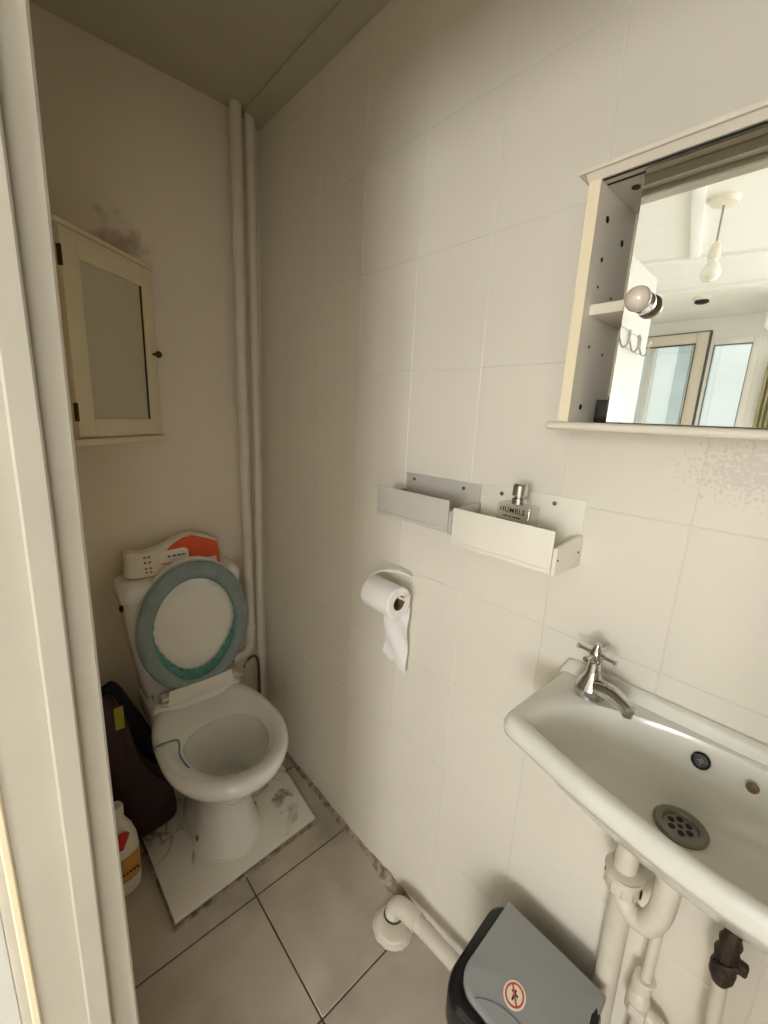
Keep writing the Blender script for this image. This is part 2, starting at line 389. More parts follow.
# window wall with three openings: (y0,y1,z0,z1)
OPS = [(-1.75, -.55, .85, 2.15), (.64, .99, .1, 2.17), (1.03, 1.80, .85, 2.25)]
bm = B(); ys = RY0
for (a, b, c, d) in OPS:
    box(bm, RX-.12, RX, ys, a, 0, H); box(bm, RX-.12, RX, a, b, 0, c); box(bm, RX-.12, RX, a, b, d, H); ys = b
box(bm, RX-.12, RX, ys, RY1, 0, H)
struct(obj('wall_window_side', bm, M_white))
def window(n, a, b, c, d, fm, x=RX, fw=.055, mull=(), gm=None):
    r = sthing('window_%d' % n, (x, (a+b)/2, c)); bm = B()
    X0, X1 = x-.07, x+.012
    box(bm, X0, X1, a, a+fw, c, d, .004); box(bm, X0, X1, b-fw, b, c, d, .004); box(bm, X0, X1, a+fw, b-fw, c, c+fw, .004); box(bm, X0, X1, a+fw, b-fw, d-fw, d, .004)
    for y in mull: box(bm, X0+.002, X1-.002, y-.03, y+.03, c+fw, d-fw, .004)
    f = obj('window_frame', bm, fm, r)
    bm = B(); e = .004
    for (p, q_, s, t) in ((a+fw, a+fw+e, c+fw, d-fw), (b-fw-e, b-fw, c+fw, d-fw), (a+fw, b-fw, c+fw, c+fw+e), (a+fw, b-fw, d-fw-e, d-fw)): box(bm, X1-.02, X1+.001, p, q_, s, t)
    obj('gasket', bm, M_rubber, f)
    obj('pane', box(B(), x-.034, x-.028, a+fw, b-fw, c+fw, d-fw), gm or M_glass, r)
    return r
window(1, *OPS[0], M_wframe, mull=(-1.15,), gm=M_clear)
window(2, *OPS[1], M_wframe, fw=.05)
window(3, *OPS[2], M_wframe, mull=(1.4,))
# beige sash standing open in front of the window wall
sr = sthing('window_4', (-3.86, 1.2, .9)); bm = B()
MS = Matrix.Translation((-3.80, .94, 0)) @ Matrix.Rotation(math.radians(4), 4, 'Z')
a0, a1, z0, z1, fw = 0, .62, .9, 2.20, .085
for q in ((0, fw, z0, z1), (a1-fw, a1, z0, z1), (fw, a1-fw, z0, z0+fw), (fw, a1-fw, z1-fw, z1)): box(bm, -.05, 0, q[0], q[1], q[2], q[3], .004, M=MS)
f = obj('sash_frame', bm, M_bframe, sr)
bm = B()
for q in ((-.006, 0.002, z0, z1), (-.006, a1, z1-.002, z1+.006), (fw-.001, fw+.006, z0+fw, z1-fw), (fw, a1-fw, z1-fw-.006, z1-fw+.001)): box(bm, -.04, .002, q[0], q[1], q[2], q[3], M=MS)
obj('gasket', bm, M_rubber, f)
obj('pane', box(B(), -.03, -.024, fw, a1-fw, z0+fw, z1-fw, M=MS), M_glass, sr)
# ceiling battens
def batten(n, p, q, w=.045, h=.018):
    p, q = Vector(p), Vector(q); d = (q-p); s = Vector((-d.y, d.x)).normalized()*w/2
    bm = B(); prism(bm, [(p.x+s.x, p.y+s.y, H+.0015), (q.x+s.x, q.y+s.y, H+.0015), (q.x-s.x, q.y-s.y, H+.0015), (p.x-s.x, p.y-s.y, H+.0015)], (0, 0, -h), .003)
    struct(obj('trim_%d' % n, bm, M_white))
batten(2, (-2.19, 1.5), (-2.75, -.05)); batten(3, (-2.95, 1.6), (-3.2, -.05)); batten(4, (-1.05, .46), (-2.4, .775)); batten(5, (-1.45, 1.9), (-1.0, 1.2))
bm = B(); box(bm, RX, -3.4, .28, .56, 2.12, H+.001, .003); struct(obj('trim_6', bm, M_white))
# pendant lamp
pl = thing('pendant_lamp', 'white pendant lamp with a bare bulb hanging from the next room’s ceiling, in the mirror'.replace('’', "'"), 'lamp', (-1.80, .545, 2.04))
bm = B(); lathe(bm, [(.052, 0), (.052, .012), (.045, .022), (.012, .026)], (-1.80, .545, H+.001), axis=(0, 0, -1)); obj('ceiling_rose', bm, M_pend, pl)
bm = B(); tube(bm, [(-1.80, .545, H-.02), (-1.80, .545, 2.165)], .0035, 8); obj('cord', bm, M_steel, pl)
bm = B(); lathe(bm, [(.006, .05), (.014, .04), (.02, .025), (.02, .012), (.022, .010), (.022, -.012), (.018, -.014)], (-1.80, .545, 2.13)); obj('lamp_holder', bm, M_pend, pl)
bm = B(); lathe(bm, [(.015, .035), (.018, .02), (.030, 0), (.036, -.018), (.034, -.034), (.022, -.050), (.004, -.057)], (-1.80, .545, 2.083)); obj('bulb', bm, M_bulb, pl)
sd = thing('smoke_detector', 'small round white detector on the ceiling near the window, in the mirror', 'detector', (-3.30, .92, 2.30))
bm = B(); lathe(bm, [(.055, 0), (.055, .018), (.048, .022)], (-3.30, .92, H+.001), axis=(0, 0, -1)); obj('base', bm, M_pend, sd)
bm = B(); lathe(bm, [(.04, .02), (.045, .034), (.03, .042)], (-3.30, .92, H+.001), axis=(0, 0, -1)); obj('cap', bm, M_dark, sd, label='dark cap')
# curtain at the mirror's right edge
bm = B(); rings = []
for z in (1.46, 1.6, 1.8, 2.0):
    r = []
    for i in range(41):
        y = .40+.17*i/40; r.append((RX+.08+.018*sin(i*.9), y, z))
    for i in range(40, -1, -1):
        y = .40+.17*i/40; r.append((RX+.072+.018*sin(i*.9), y, z))
    rings.append(r)
loft(bm, rings); tag(obj('curtain', bm, M_cloth), 'short olive beige curtain beside the window, at the right of the reflection', 'curtain')
# outside
fb = thing('apartment_block', 'pale building outside the window, blurred through the reflected glass', 'building', (-12, 1, -6))
bm = B(); box(bm, -13.5, -12, -3.0, 9, -6, 5.2); obj('wall', bm, M_facade, fb)
for y, w_ in ((-2.2, .8), (-.4, .8), (2.95, .35), (3.75, .45), (5.2, .8), (7.2, .8)):
    bm = B(); box(bm, -12.04, -11.97, y, y+w_, -1.5, 4.2); obj('window', bm, M_facglass, fb)
struct(obj('floor', box(B(), -40, RX-.12, -30, 30, -6.1, -6.0), M_ground))

# ------------------------------------------------------------------ toilet
PX = -.341
pp = thing('plinth_slab', 'white veined tile slab under the toilet', 'slab', (-.3, 1.25, 0))
bm = B(); prism(bm, [(-.545, 1.0, .012), (-.079, 1.02, .012), (-.055, 1.30, .012), (-.05, 1.525, .012), (-.557, 1.525, .012)], (0, 0, .013), .0012); obj('tile', bm, M_marble, pp)
bm = B(); prism(bm, [(-.549, .992, .0005), (-.076, 1.013, .0005), (-.050, 1.30, .0005), (-.045, 1.522, .0005), (-.561, 1.522, .0005)], (0, 0, .0095)); obj('mortar_bed', bm, M_mortar, pp, label='rough mortar edge')

T = thing('toilet', 'white close-coupled toilet with its seat raised in a grey-green cover', 'toilet', (PX, 1.25, .025))
def egg(yf, yb, a, z, p=2.6, ym=None, N=72, cx=PX):
    ym = ym if ym is not None else min(yf+a*1.25, yb-.03); out = []
    for k in range(N):
        t = 2*PI*k/N; s, c = sin(t), cos(t)
        if c >= 0: out.append((cx+a*s, ym-(ym-yf)*c, z))
        else: out.append((cx+a*math.copysign(abs(s)**(2/p), s), ym+(yb-ym)*abs(c)**(2/p), z))
    return out
bm = B()
outer = [(1.055, 1.40, .110, .0255), (1.058, 1.40, .108, .04), (1.072, 1.40, .094, .075), (1.085, 1.40, .083, .14), (1.078, 1.40, .085, .20), (1.045, 1.405, .106, .26), (.99, 1.41, .142, .315), (.94, 1.412, .166, .365), (.912, 1.413, .178, .395), (.905, 1.413, .182, .418), (.909, 1.412, .1795, .430), (.921, 1.408, .172, .4365)]
inner = [(.935, 1.397, .164, .4372), (.948, 1.385, .154, .433), (.962, 1.362, .145, .424), (.975, 1.315, .135, .413), (.99, 1.272, .125, .402), (.998, 1.256, .120, .393), (.994, 1.259, .123, .384), (.995, 1.258, .120, .36), (1.015, 1.24, .100, .30), (1.05, 1.225, .075, .24), (1.08, 1.205, .05, .20), (1.11, 1.19, .03, .19)]
PXB = -.328
rings = [egg(a, b, c, z, cx=PXB+(PX-PXB)*min(1, max(0, (z-.2)/.16))) for a, b, c, z in outer]+[egg(a, b, c, z, p=2.2, cx=PX+.012*min(1, max(0, (.434-z)/.03))) for a, b, c, z in inner]
loft(bm, rings); pan = obj('pan', bm, M_china, T, sharp=60)
bm = B(); loft(bm, [egg(1.062, 1.22, .068, .232, p=2.2), egg(1.062, 1.22, .068, .2335, p=2.2)]); obj('water', bm, M_water, pan)
bm = B(); loft(bm, [egg(1.051, 1.404, .114, .0255, cx=PXB), egg(1.051, 1.404, .114, .029, cx=PXB), egg(1.057, 1.398, .108, .033, cx=PXB)]); obj('sealant', bm, M_sealant, pan)
each('bolt_cap', [lambda b_, sx=sx: lathe(b_, [(.008, -.006), (.008, .003), (.004, .005)], (PXB+sx*.098, 1.17, .06), axis=(sx, -.2, .2), seg=12) for sx in (-1, 1)], M_steel, pan)
# shelf under the cistern
bm = B(); box(bm, PX-.15, PX+.15, 1.34, 1.525, .36, .449, .022, seg=4); obj('cistern_shelf', bm, M_china, pan)
# cistern
def rrect(x0, x1, y0, y1, z, r, n=6):
    out = []
    for cx, cy, a in ((x1-r, y1-r, 0), (x0+r, y1-r, PI/2), (x0+r, y0+r, PI), (x1-r, y0+r, 1.5*PI)):
        for k in range(n+1): out.append((cx+r*cos(a+PI/2*k/n), cy+r*sin(a+PI/2*k/n), z))
    return out
bm = B(); loft(bm, [rrect(-.485, -.21, 1.41, 1.527, .45, .03), rrect(-.492, -.203, 1.402, 1.527, .47, .03), rrect(-.522, -.177, 1.395, 1.527, .70, .03), rrect(-.529, -.171, 1.393, 1.527, .806, .03)])
ci = obj('cistern', bm, M_china, T)
bm = B(); loft(bm, [rrect(-.534, -.166, 1.386, 1.529, .806, .03), rrect(-.538, -.162, 1.382, 1.529, .812, .03), rrect(-.539, -.161, 1.381, 1.529, .850, .03), rrect(-.534, -.166, 1.386, 1.527, .864, .03), rrect(-.521, -.179, 1.398, 1.52, .872, .03)])
obj('cistern_lid', bm, M_china, T)
bm = B(); lathe(bm, [(.011, 0), (.011, .006), (.007, .009)], (-.5285, 1.43, .785), axis=(-1, 0, 0), seg=16); obj('lever_hub', bm, M_dark, ci)
# raised seat, its cover, and the lid behind
SC = (-.333, .69)
def sring(t, hw, ht, hb):
    s, c = sin(t), cos(t); return SC[0]+hw*s*(1-.06*max(0, -c)), SC[1]+(ht*c if c > 0 else hb*c)
def lean(z): return 1.352+(z-.45)*.042
def ring_solid(bm, o, i, thick, yoff, N=80, wave=0, K=10, pinch=1.0):
    rings = []
    for k in range(N):
        t = 2*PI*k/N; xo, zo = sring(t, *o); xi, zi = i(t) if callable(i) else sring(t, *i)
        mx, mz, hx_, hz_ = (xo+xi)/2, (zo+zi)/2, (xo-xi)/2, (zo-zi)/2; w = wave*sin(k*2.7)*random.uniform(.4, 1)
        r = []
        for q in range(K):
            a = 2*PI*q/K; f = cos(a); r.append((mx+hx_*f, lean(mz)+yoff+(thick/2+w)*math.copysign(abs(sin(a))**pinch, sin(a)), mz+hz_*f))
        rings.append(r)
    rings.append(rings[0]); vr = loft(bm, rings, cap0=False, cap1=False); bmesh.ops.remove_doubles(bm, verts=bm.verts, dist=1e-5)
OUT = (.176, .232, .225); INN = (.134, .172, .186)
bm = B(); ring_solid(bm, (.172, .222, .222), (.138, .178, .190), .015, 0); seat = obj('seat', bm, M_plastic, T)
bm = B(); ring_solid(bm, (.182, .230, .226), INN, .023, 0, wave=.0022, N=140); obj('seat_cover', bm, M_cover, T, label='grey-green disposable fabric cover on the seat')
def fr(t):
    c = cos(t); k = .004+.030*max(0, -c)**1.1+.0016*sin(t*31)*(c < .3); xo, zo = sring(t, *INN)
    d = Vector((SC[0]-xo, SC[1]-zo)).normalized()*k; return xo+d.x, zo+d.y
bm = B(); ring_solid(bm, (.1375, .1755, .1895), fr, .006, .004, wave=.0016, N=140); obj('elastic_edge', bm, M_green, T, label='bright green gathered elastic edge of the cover')
bm = B(); rings = []
for off, s in ((0.0, .94), (.0, .985), (.003, 1.), (.010, 1.), (.013, .985), (.013, .94)):
    rings.append([(lambda x, z: (x, lean(z)+.0165+off, z))(SC[0]+(sring(2*PI*k/72, .181, .238, .235)[0]-SC[0])*s, SC[1]+(sring(2*PI*k/72, .181, .238, .235)[1]-SC[1])*s) for k in range(72)])
loft(bm, rings); obj('toilet_lid', bm, M_plastic, T)
bm = B(); box(bm, -.455, -.20, 1.348, 1.385, .442, .475, .005); prism(bm, [(-.440, 1.340, .452), (-.225, 1.340, .452), (-.229, 1.3415, .502), (-.262, 1.341, .500), (-.333, 1.3405, .498), (-.404, 1.341, .500), (-.437, 1.3415, .502)], (0, -.004, 0))
obj('hinge_bar', bm, M_plastic, T)
for s in (-1, 1):
    cx = -.327+s*.118; bm = B()
    lathe(bm, [(.013, 0), (.013, .006), (.009, .010)], (cx, 1.36, .4385), seg=20)
    tube(bm, [(cx-.018, 1.345, .462), (cx+.018, 1.345, .462)], .0038, 10); tube(bm, [(cx, 1.36, .445), (cx, 1.345, .462)], .005, 10)
    tube(bm, [(cx+s*.018, 1.345, .462), (cx+s*.03, 1.342, .475), (cx+s*.040, 1.342, .510)], .0036, 10)
    obj('hinge', bm, M_chrome, T)
# blue cleaner hanger on the rim
hg = thing('rim_hanger', 'thin blue toilet freshener hanger hooked over the left of the rim', 'freshener', (-.49, 1.15, .38))
bm = B(); tube(bm, [(-.5235, 1.190, .432), (-.518, 1.189, .4415), (-.492, 1.184, .445), (-.464, 1.178, .443), (-.462, 1.162, .440), (-.472, 1.125, .435), (-.468, 1.095, .425), (-.455, 1.075, .405)], .0028, 8, smooth=4); obj('hook', bm, M_blue, hg)
bm = B(); box(bm, -.453, -.443, 1.04, 1.085, .355, .405, .004); obj('cage', bm, M_blue, hg)

# wipes pack on the cistern
wp = thing('wet_wipes_pack', 'orange and cream soft wipes packet leaning on the wall on the cistern', 'packet', (-.37, 1.46, .889))
A = [(-.505, .8915), (-.40, .8915), (-.30, .8915), (-.222, .8915), (-.214, .93), (-.216, .972), (-.250, .990), (-.295, 1.006), (-.335, 1.002), (-.40, .980), (-.46, .965), (-.505, .972), (-.508, .93)]
ZD = -.0172
yf = lambda z: 1.425+(z-.89)*.35
TW = []
bm = B(); N = len(A); cxa, cza = -.36, .93; rings = []
for s, o in ((.86, -.010), (.95, -.004), (1., .008), (1., .022), (.95, .034), (.86, .040)):
    rings.append([(cxa+(x-cxa)*s, yf(z)+o+.006, max(.8905, cza+(z-cza)*s)) for x, z in [(p.x, p.y) for p in catmull([(a, b, 0) for a, b in A], 4, True)]])
loft(bm, rings); TW.append(obj('packet', bm, M_cream_film, wp))
def patch(pts, o=.0): return [(x, yf(z)-.0045+o, z) for x, z in pts]
bm = B(); prism(bm, patch([(-.450, .8945), (-.30, .8945), (-.222, .8955), (-.219, .93), (-.222, .968), (-.255, .983), (-.300, .998), (-.335, .994), (-.365, .980), (-.385, .966), (-.395, .93), (-.428, .912)]), (0, .006, 0), .001)
obj('orange_print', bm, M_orange, wp, label='bright orange printed side')
bm = B(); prism(bm, patch([(-.412, .952), (-.412, .934), (-.402, .925), (-.334, .926), (-.322, .935), (-.322, .957), (-.333, .965), (-.402, .962)], -.0016), (0, .002, 0)); obj('seal_label', bm, M_seal, wp)
bm = B(); 
for x0, x1 in ((-.388, -.378), (-.372, -.360), (-.357, -.346), (-.343, -.332)): prism(bm, patch([(x0, .942), (x1, .943), (x1, .946), (x0, .947)], -.0022), (0, .001, 0))
obj('printed_line', bm, M_dark_ink, wp)
bm = B()
for i, z in enumerate((.952, .936, .918, .906)):
    for k in range(2): lathe(bm, [(.004, 0), (.004, .0006)], (-.455+k*.013, yf(z)-.0052, z), axis=(0, -1, 0), seg=10)
obj('printed_marks', bm, M_brown_ink, wp)

wp.location.z += ZD

# ------------------------------------------------------------------ pipes in the back corner
p1 = thing('soil_vent_pipe', 'thick cream painted pipe in the corner, bending behind the cistern', 'pipe', (-.09, 1.495, .4))
bm = B(); tube(bm, [(-.094, 1.497, 2.337), (-.094, 1.497, 1.6), (-.088, 1.497, .9), (-.085, 1.497, .51), (-.088, 1.497, .47), (-.105, 1.497, .445), (-.13, 1.497, .438), (-.160, 1.497, .438)], .0185, 20); obj('pipe', bm, M_pvc, p1)
bm = B(); lathe(bm, [(.022, 0), (.0225, .04), (.0185, .042)], (-.085, 1.497, .53), seg=20); obj('collar', bm, M_pvc, p1)
bm = B(); tube(bm, [(-.042, 1.508, 2.337), (-.036, 1.508, 1.2), (-.036, 1.508, .002)], .0165, 18); tag(obj('corner_pipe', bm, M_pvc), 'thinner cream pipe running floor to ceiling in the very corner', 'pipe')
bm = B(); tube(bm, [(-.125, 1.47, .40), (-.105, 1.47, .432), (-.075, 1.475, .428), (-.062, 1.475, .38), (-.06, 1.475, .20), (-.07, 1.48, .0022)], .0055, 10, smooth=5); tag(obj('supply_hose', bm, M_hose), 'thin dark hose arching behind the toilet pan near the corner', 'hose')

# ------------------------------------------------------------------ corner cabinet
CC = thing('corner_cabinet', 'cream wooden corner cabinet with frosted glass door and small knob', 'cabinet', (-.55, 1.45, 1.30))
P0 = Vector((-.608, 1.296, 0)); P1 = Vector((-.366, 1.503, 0)); ud = (P1-P0).normalized(); wd = (P1-P0).length
MC = Matrix.Translation(P0) @ Matrix.Rotation(math.atan2(ud.y, ud.x), 4, 'Z')   # local x across the front, local +y into the corner
zb, zt = 1.322, 1.797
bm = B(); prism(bm, [(XL, 1.31, zb-.022), (-.615, 1.283, zb-.022), (-.352, 1.507, zb-.022), (-.352, YB, zb-.022), (XL, YB, zb-.022)], (0, 0, .016), .002)
prism(bm, [(XL, 1.308, zt+.002), (-.612, 1.288, zt+.002), (-.358, 1.506, zt+.002), (-.358, YB, zt+.002), (XL, YB, zt+.002)], (0, 0, .012), .002)
prism(bm, [(-.609, 1.312, zb-.006), (-.366, 1.519, zb-.006), (-.366, YB, zb-.006), (-.70, YB, zb-.006), (-.70, 1.325, zb-.006)], (0, 0, zt-zb+.008)); obj('carcass', bm, M_cab, CC)
bm = B(); s = .052
for q in ((0, s, zb, zt), (wd-s+.006, wd, zb, zt), (s, wd-s+.006, zb, zb+.045), (s, wd-s+.006, zt-.055, zt)): box(bm, q[0], q[1], -.004, .016, q[2], q[3], .0015, M=MC)
dr = obj('door', bm, M_cab, CC)
bm = B(); box(bm, s, wd-s+.006, .004, .008, zb+.045, zt-.055, M=MC); obj('glass', bm, M_frost, dr)
bm = B(); box(bm, wd-s+.003, wd-s+.0065, .0, .005, zb+.045, zt-.055, M=MC); obj('bead', bm, M_brass, dr)
each('hinge', [lambda b_, z=z: box(b_, -.003, .003, -.0055, .004, z, z+.045, .001, M=MC) for z in (1.36, 1.71)], M_brass, dr)
bm = B(); lathe(bm, [(.004, 0), (.004, .010), (.0095, .014), (.0105, .020), (.006, .026)], MC @ Vector((wd-.018, -.004, 1.56)), axis=-(MC.to_3x3() @ Vector((0, 1, 0))), seg=16); obj('knob', bm, M_brass, dr)

# ------------------------------------------------------------------ maroon bag, bottle
bg = thing('shopping_bag', 'dark maroon bag slumped between the left wall and the toilet', 'bag', (-.54, 1.36, .0))
def slab(bm, pts, y0, y1, s=.95):
    P = [(p.x, p.z) for p in catmull([(a, 0, b) for a, b in pts], 4, True)]; c = (sum(a for a, b in P)/len(P), sum(b for a, b in P)/len(P)); zmin = min(b for a, b in P); R = []
    for t, k in ((0, s-.08), (.12, s), (.35, 1), (.65, 1), (.88, s), (1, s-.08)): R.append([(c[0]+(a-c[0])*k, y0+(y1-y0)*t, max(zmin, c[1]+(b-c[1])*k)) for a, b in P])
    loft(bm, R)
bm = B(); slab(bm, [(-.66, .53), (-.613, .560), (-.588, .552), (-.561, .458), (-.544, .355), (-.505, .262), (-.462, .20), (-.446, .13), (-.452, .045), (-.56, .028), (-.66, .028)], 1.29, 1.375); obj('body', bm, M_maroon, bg, sharp=60)
bm = B(); slab(bm, [(-.66, .48), (-.60, .548), (-.565, .545), (-.52, .44), (-.49, .36), (-.465, .27), (-.450, .10), (-.50, .03), (-.66, .03)], 1.376, 1.45); obj('side_panel', bm, M_blackbag, bg, label='black back panel of the bag')
bm = B(); box(bm, -.598, -.574, 1.283, 1.289, .475, .548, .002); obj('tag', bm, M_yellow, bg, label='yellow-green tag at the top of the bag')
bt = thing('cleaner_bottle', 'white plastic cleaner bottle with red cap on the floor beside the jamb', 'bottle', (-.628, 1.205, 0))
bm = B(); lathe(bm, [(.040, .0008), (.046, .006), (.048, .03), (.048, .15), (.045, .18), (.036, .215), (.022, .245), (.016, .258), (.016, .268)], (-.628, 1.205, 0), sx=1.0, sy=.75, seg=32); obj('body', bm, M_bottle, bt)
bm = B(); lathe(bm, [(.019, .262), (.0195, .29), (.016, .298)], (-.628, 1.205, 0), seg=24); obj('cap', bm, M_bottle, bt)
bm = B(); lathe(bm, [(.0487, .055), (.0489, .06), (.0489, .135), (.0487, .14)], (-.628, 1.205, 0), sx=1.0, sy=.76, cap=False, seg=32); obj('label_band', bm, M_olabel, bt)
bm = B(); prism(bm, [(-.634, 1.1685, .232), (-.612, 1.172, .228), (-.604, 1.178, .212), (-.624, 1.166, .178), (-.638, 1.166, .18)], (0, -.004, 0), .001); obj('red_mark', bm, M_red, bt, label='red patch below the neck')
bm = B(); 
for k in range(5): box(bm, -.632+k*.009, -.626+k*.009, 1.1665+k*.0012, 1.1685+k*.0012, .082, .088)
obj('printed_line', bm, M_dark_ink, bt)

# ------------------------------------------------------------------ mirror cabinet over the basin
MCb = thing('mirror_cabinet', 'white wall cabinet with a sliding mirror door and open side shelf', 'cabinet', (-.07, .05, 1.40))
cy0, cy1 = -.26, .303; D_ = .138
for y0, y1 in ((cy0, cy0+.0155), (cy1-.0155, cy1)):
    cf = obj('side_panel', box(B(), -D_, -.001, y0, y1, 1.4125, 1.722, .0006), M_wood, MCb)
    obj('edging', box(B(), -D_-.0012, -D_, y0, y1, 1.4125, 1.722), M_edgeb, cf, label='cream edging strip')
bm = B(); box(bm, -.007, -.001, cy0+.0155, cy1-.0155, 1.4125, 1.722); obj('back_panel', bm, M_wood, MCb)
bm = B(); box(bm, -.152, -.001, cy0-.014, cy1+.014, 1.4005, 1.4125, .0055, seg=4); obj('bottom_board', bm, M_wood, MCb)
bm = B(); box(bm, -.150, -.001, cy0-.014, cy1+.012, 1.7295, 1.7365, .0015); prism(bm, [(-.001, cy0-.002, 1.722), (-.139, cy0-.002, 1.722), (-.146, cy0-.002, 1.7295), (-.001, cy0-.002, 1.7295)], (0, cy1-cy0+.004, 0)); tb = obj('top_board', bm, M_wood, MCb)
each('track_groove', [lambda b_, x=x: box(b_, x-.0018, x+.0018, cy0+.016, cy1-.016, 1.7212, 1.7222) for x in (-.134, -.119)], M_dark, tb)
bm = B(); box(bm, -.1315, -.1245, cy0+.017, .238, 1.4135, 1.7195, .0008); md = obj('mirror_door', bm, M_mirror, MCb, sharp=20)
kc = Vector((-.1316, .214, 1.563)); bm = B(); lathe(bm, [(.0135, 0), (.0135, .0025), (.009, .005), (.007, .010)], kc, axis=(-1, 0, 0), seg=28); kb = obj('knob_base', bm, M_chrome, md)
bm = B(); lathe(bm, [(.007, .009), (.0105, .012), (.0142, .018), (.015, .024), (.0132, .030), (.008, .035), (.001, .0365)], kc, axis=(-1, 0, 0), seg=28); obj('knob', bm, M_knob, md, sharp=80)
bm = B(); box(bm, -.120, -.008, .10, cy1-.0156, 1.560, 1.574, .0008); obj('shelf', bm, M_wood, MCb)
each('peg_hole', [lambda b_, q=q: lathe(b_, [(q[2], 0), (q[2], .0008)], (q[0], cy1-.0156, q[1]), axis=(0, -1, 0), seg=12) for q in ((-.105, 1.685, .0045), (-.045, 1.672, .0045), (-.105, 1.635, .003), (-.105, 1.60, .002), (-.055, 1.595, .002), (-.105, 1.52, .002), (-.055, 1.515, .002), (-.105, 1.435, .004))], M_dark, cf)
bm = B(); lathe(bm, [(.005, 0), (.0055, .002)], (-.09, .262, 1.7222), axis=(0, 0, -1), seg=14); obj('screw', bm, M_brass, tb)
bx = thing('small_black_box', 'small black box standing in the open corner of the mirror cabinet', 'box', (-.055, .262, 1.4127))
bm = B(); box(bm, -.085, -.03, .250, .274, 1.4128, 1.447, .002); obj('body', bm, M_black, bx)
bm = B(); tube(bm, [(-.065, .262, 1.447), (-.065, .262, 1.4535)], .0025, 8); obj('stem', bm, M_black, bx)

# ------------------------------------------------------------------ two small shelf trays
def tray(name, label, m, ya, yb, zbase, zf, zk, depth, side_a=True, side_b=True, fs=(.1, .78)):
    "ya > yb; zf top of front plate, zk top of back plate"
    t = thing(name, label, 'shelf', (-depth/2, (ya+yb)/2, zbase), 'small wall trays')
    bm = B(); box(bm, -.0035, -.0008, yb, ya, zbase, zk, .0008)
    bk = obj('back_plate', bm, m, t)
    each('screw', [lambda b_, f=f: lathe(b_, [(.0042, 0), (.0042, .0015), (.002, .002)], (-.0035, ya-(ya-yb)*f-.005, zk-.014), axis=(-1, 0, 0), seg=12) for f in fs], M_steel, bk)
    obj('base', box(B(), -depth, -.0035, yb, ya, zbase, zbase+.006, .0008), m, t)
    bm = B(); box(bm, -depth-.003, -depth, yb+.004, ya-.001, zbase+.003, zf, .001); obj('front_plate', bm, m, t)
    bm = B(); box(bm, -depth-.005, -depth-.003, yb+.008, ya-.003, zbase, zbase+.008, .0008); obj('lip', bm, m, t)
    if side_b:
        bm = B(); prism(bm, [(-depth-.003, yb-.004, zbase-.002), (-.002, yb-.004, zbase-.002), (-.002, yb-.004, zbase+.052), (-.006, yb-.004, zbase+.056), (-depth-.003, yb-.004, zbase+.046)], (0, .007, 0), .0008); sp = obj('side_panel', bm, m, t)
        each('screw', [lambda b_, x=x: lathe(b_, [(.002, 0), (.002, .001)], (x, yb-.0042, zbase+.026), axis=(0, -1, 0), seg=10) for x in (-depth+.002, -.016)], M_brass, sp)
    if side_a:
        bm = B(); box(bm, -depth, -.0035, ya-.003, ya, zbase, zbase+.05, .0008); obj('side_panel', bm, m, t)
    return t
tray('wall_tray', 'wall tray greyed by painted-in shade, empty, the left of the pair', M_lsh, .742, .519, 1.182, 1.249, 1.275, .098)
tray('wall_tray', 'white wall tray holding a perfume bottle, the right of the pair', M_rsh, .514, .297, 1.162, 1.2365, 1.279, .096, fs=(.2, .72))
# perfume bottle
PB = thing('perfume_bottle', 'square clear glass perfume bottle with chrome cap in the white tray', 'bottle', (-.055, .397, 1.1682))
MP = Matrix.Translation((-.055, .397, 0)) @ Matrix.Rotation(math.radians(-6), 4, 'Z')
bm = B(); box(bm, -.016, .016, -.037, .037, 1.1685, 1.262, .005, M=MP, seg=3); obj('glass_body', bm, M_perf, PB)
bm = B(); box(bm, -.011, .011, -.031, .031, 1.176, 1.225, .004, M=MP, seg=2); obj('liquid', bm, mat('pale_perfume', (206, 210, 200), .1, coat=.5), PB)
bm = B(); lathe(bm, [(.013, 1.2615), (.013, 1.272), (.009, 1.273), (.009, 1.276), (.0135, 1.277), (.0135, 1.296), (.011, 1.299)], (-.055, .397, 0), seg=28); obj('cap', bm, M_chrome, PB)
mt = MP @ Matrix.Translation((-.0166, 0, 1.2495)) @ Matrix(((0, 0, -1, 0), (-1, 0, 0, 0), (0, 1, 0, 0), (0, 0, 0, 1)))
text_mesh('brand_lettering', 'HUMBLE', .0138, M_dark_ink, PB, mt)
bm = B()
for x0, x1 in ((-.020, -.010), (-.007, -.002), (.001, .019)): box(bm, x0, x1, -.0125, -.0105, 0, .0003, M=mt)
obj('small_print', bm, M_dark_ink, PB)

# ------------------------------------------------------------------ toilet roll
RH = thing('toilet_roll_holder', 'bent white wire toilet roll holder on the tiled wall', 'roll holder', (-.04, .72, .96))
bm = B(); tube(bm, [(-.004, .700, 1.004), (-.014, .700, 1.012), (-.035, .722, 1.022), (-.058, .760, 1.018), (-.064, .790, 1.000), (-.064, .800, .984), (-.064, .796, .9745), (-.064, .782, .9725), (-.064, .675, .9725), (-.064, .664, .975), (-.064, .648, .992)], .0032, 12, smooth=5); obj('wire', bm, M_plastic, RH)
bm = B(); lathe(bm, [(.011, .0005), (.011, .004), (.006, .006)], (0, .700, 1.004), axis=(-1, 0, 0), seg=20); obj('wall_plate', bm, M_plastic, RH)
TR = thing('toilet_roll', 'white toilet roll hanging on the wire holder with a loose tail', 'toilet roll', (-.066, .715, .91))
cx, cz, R0, R1 = -.064, .957, .041, .0195
bm = B(); rings = []
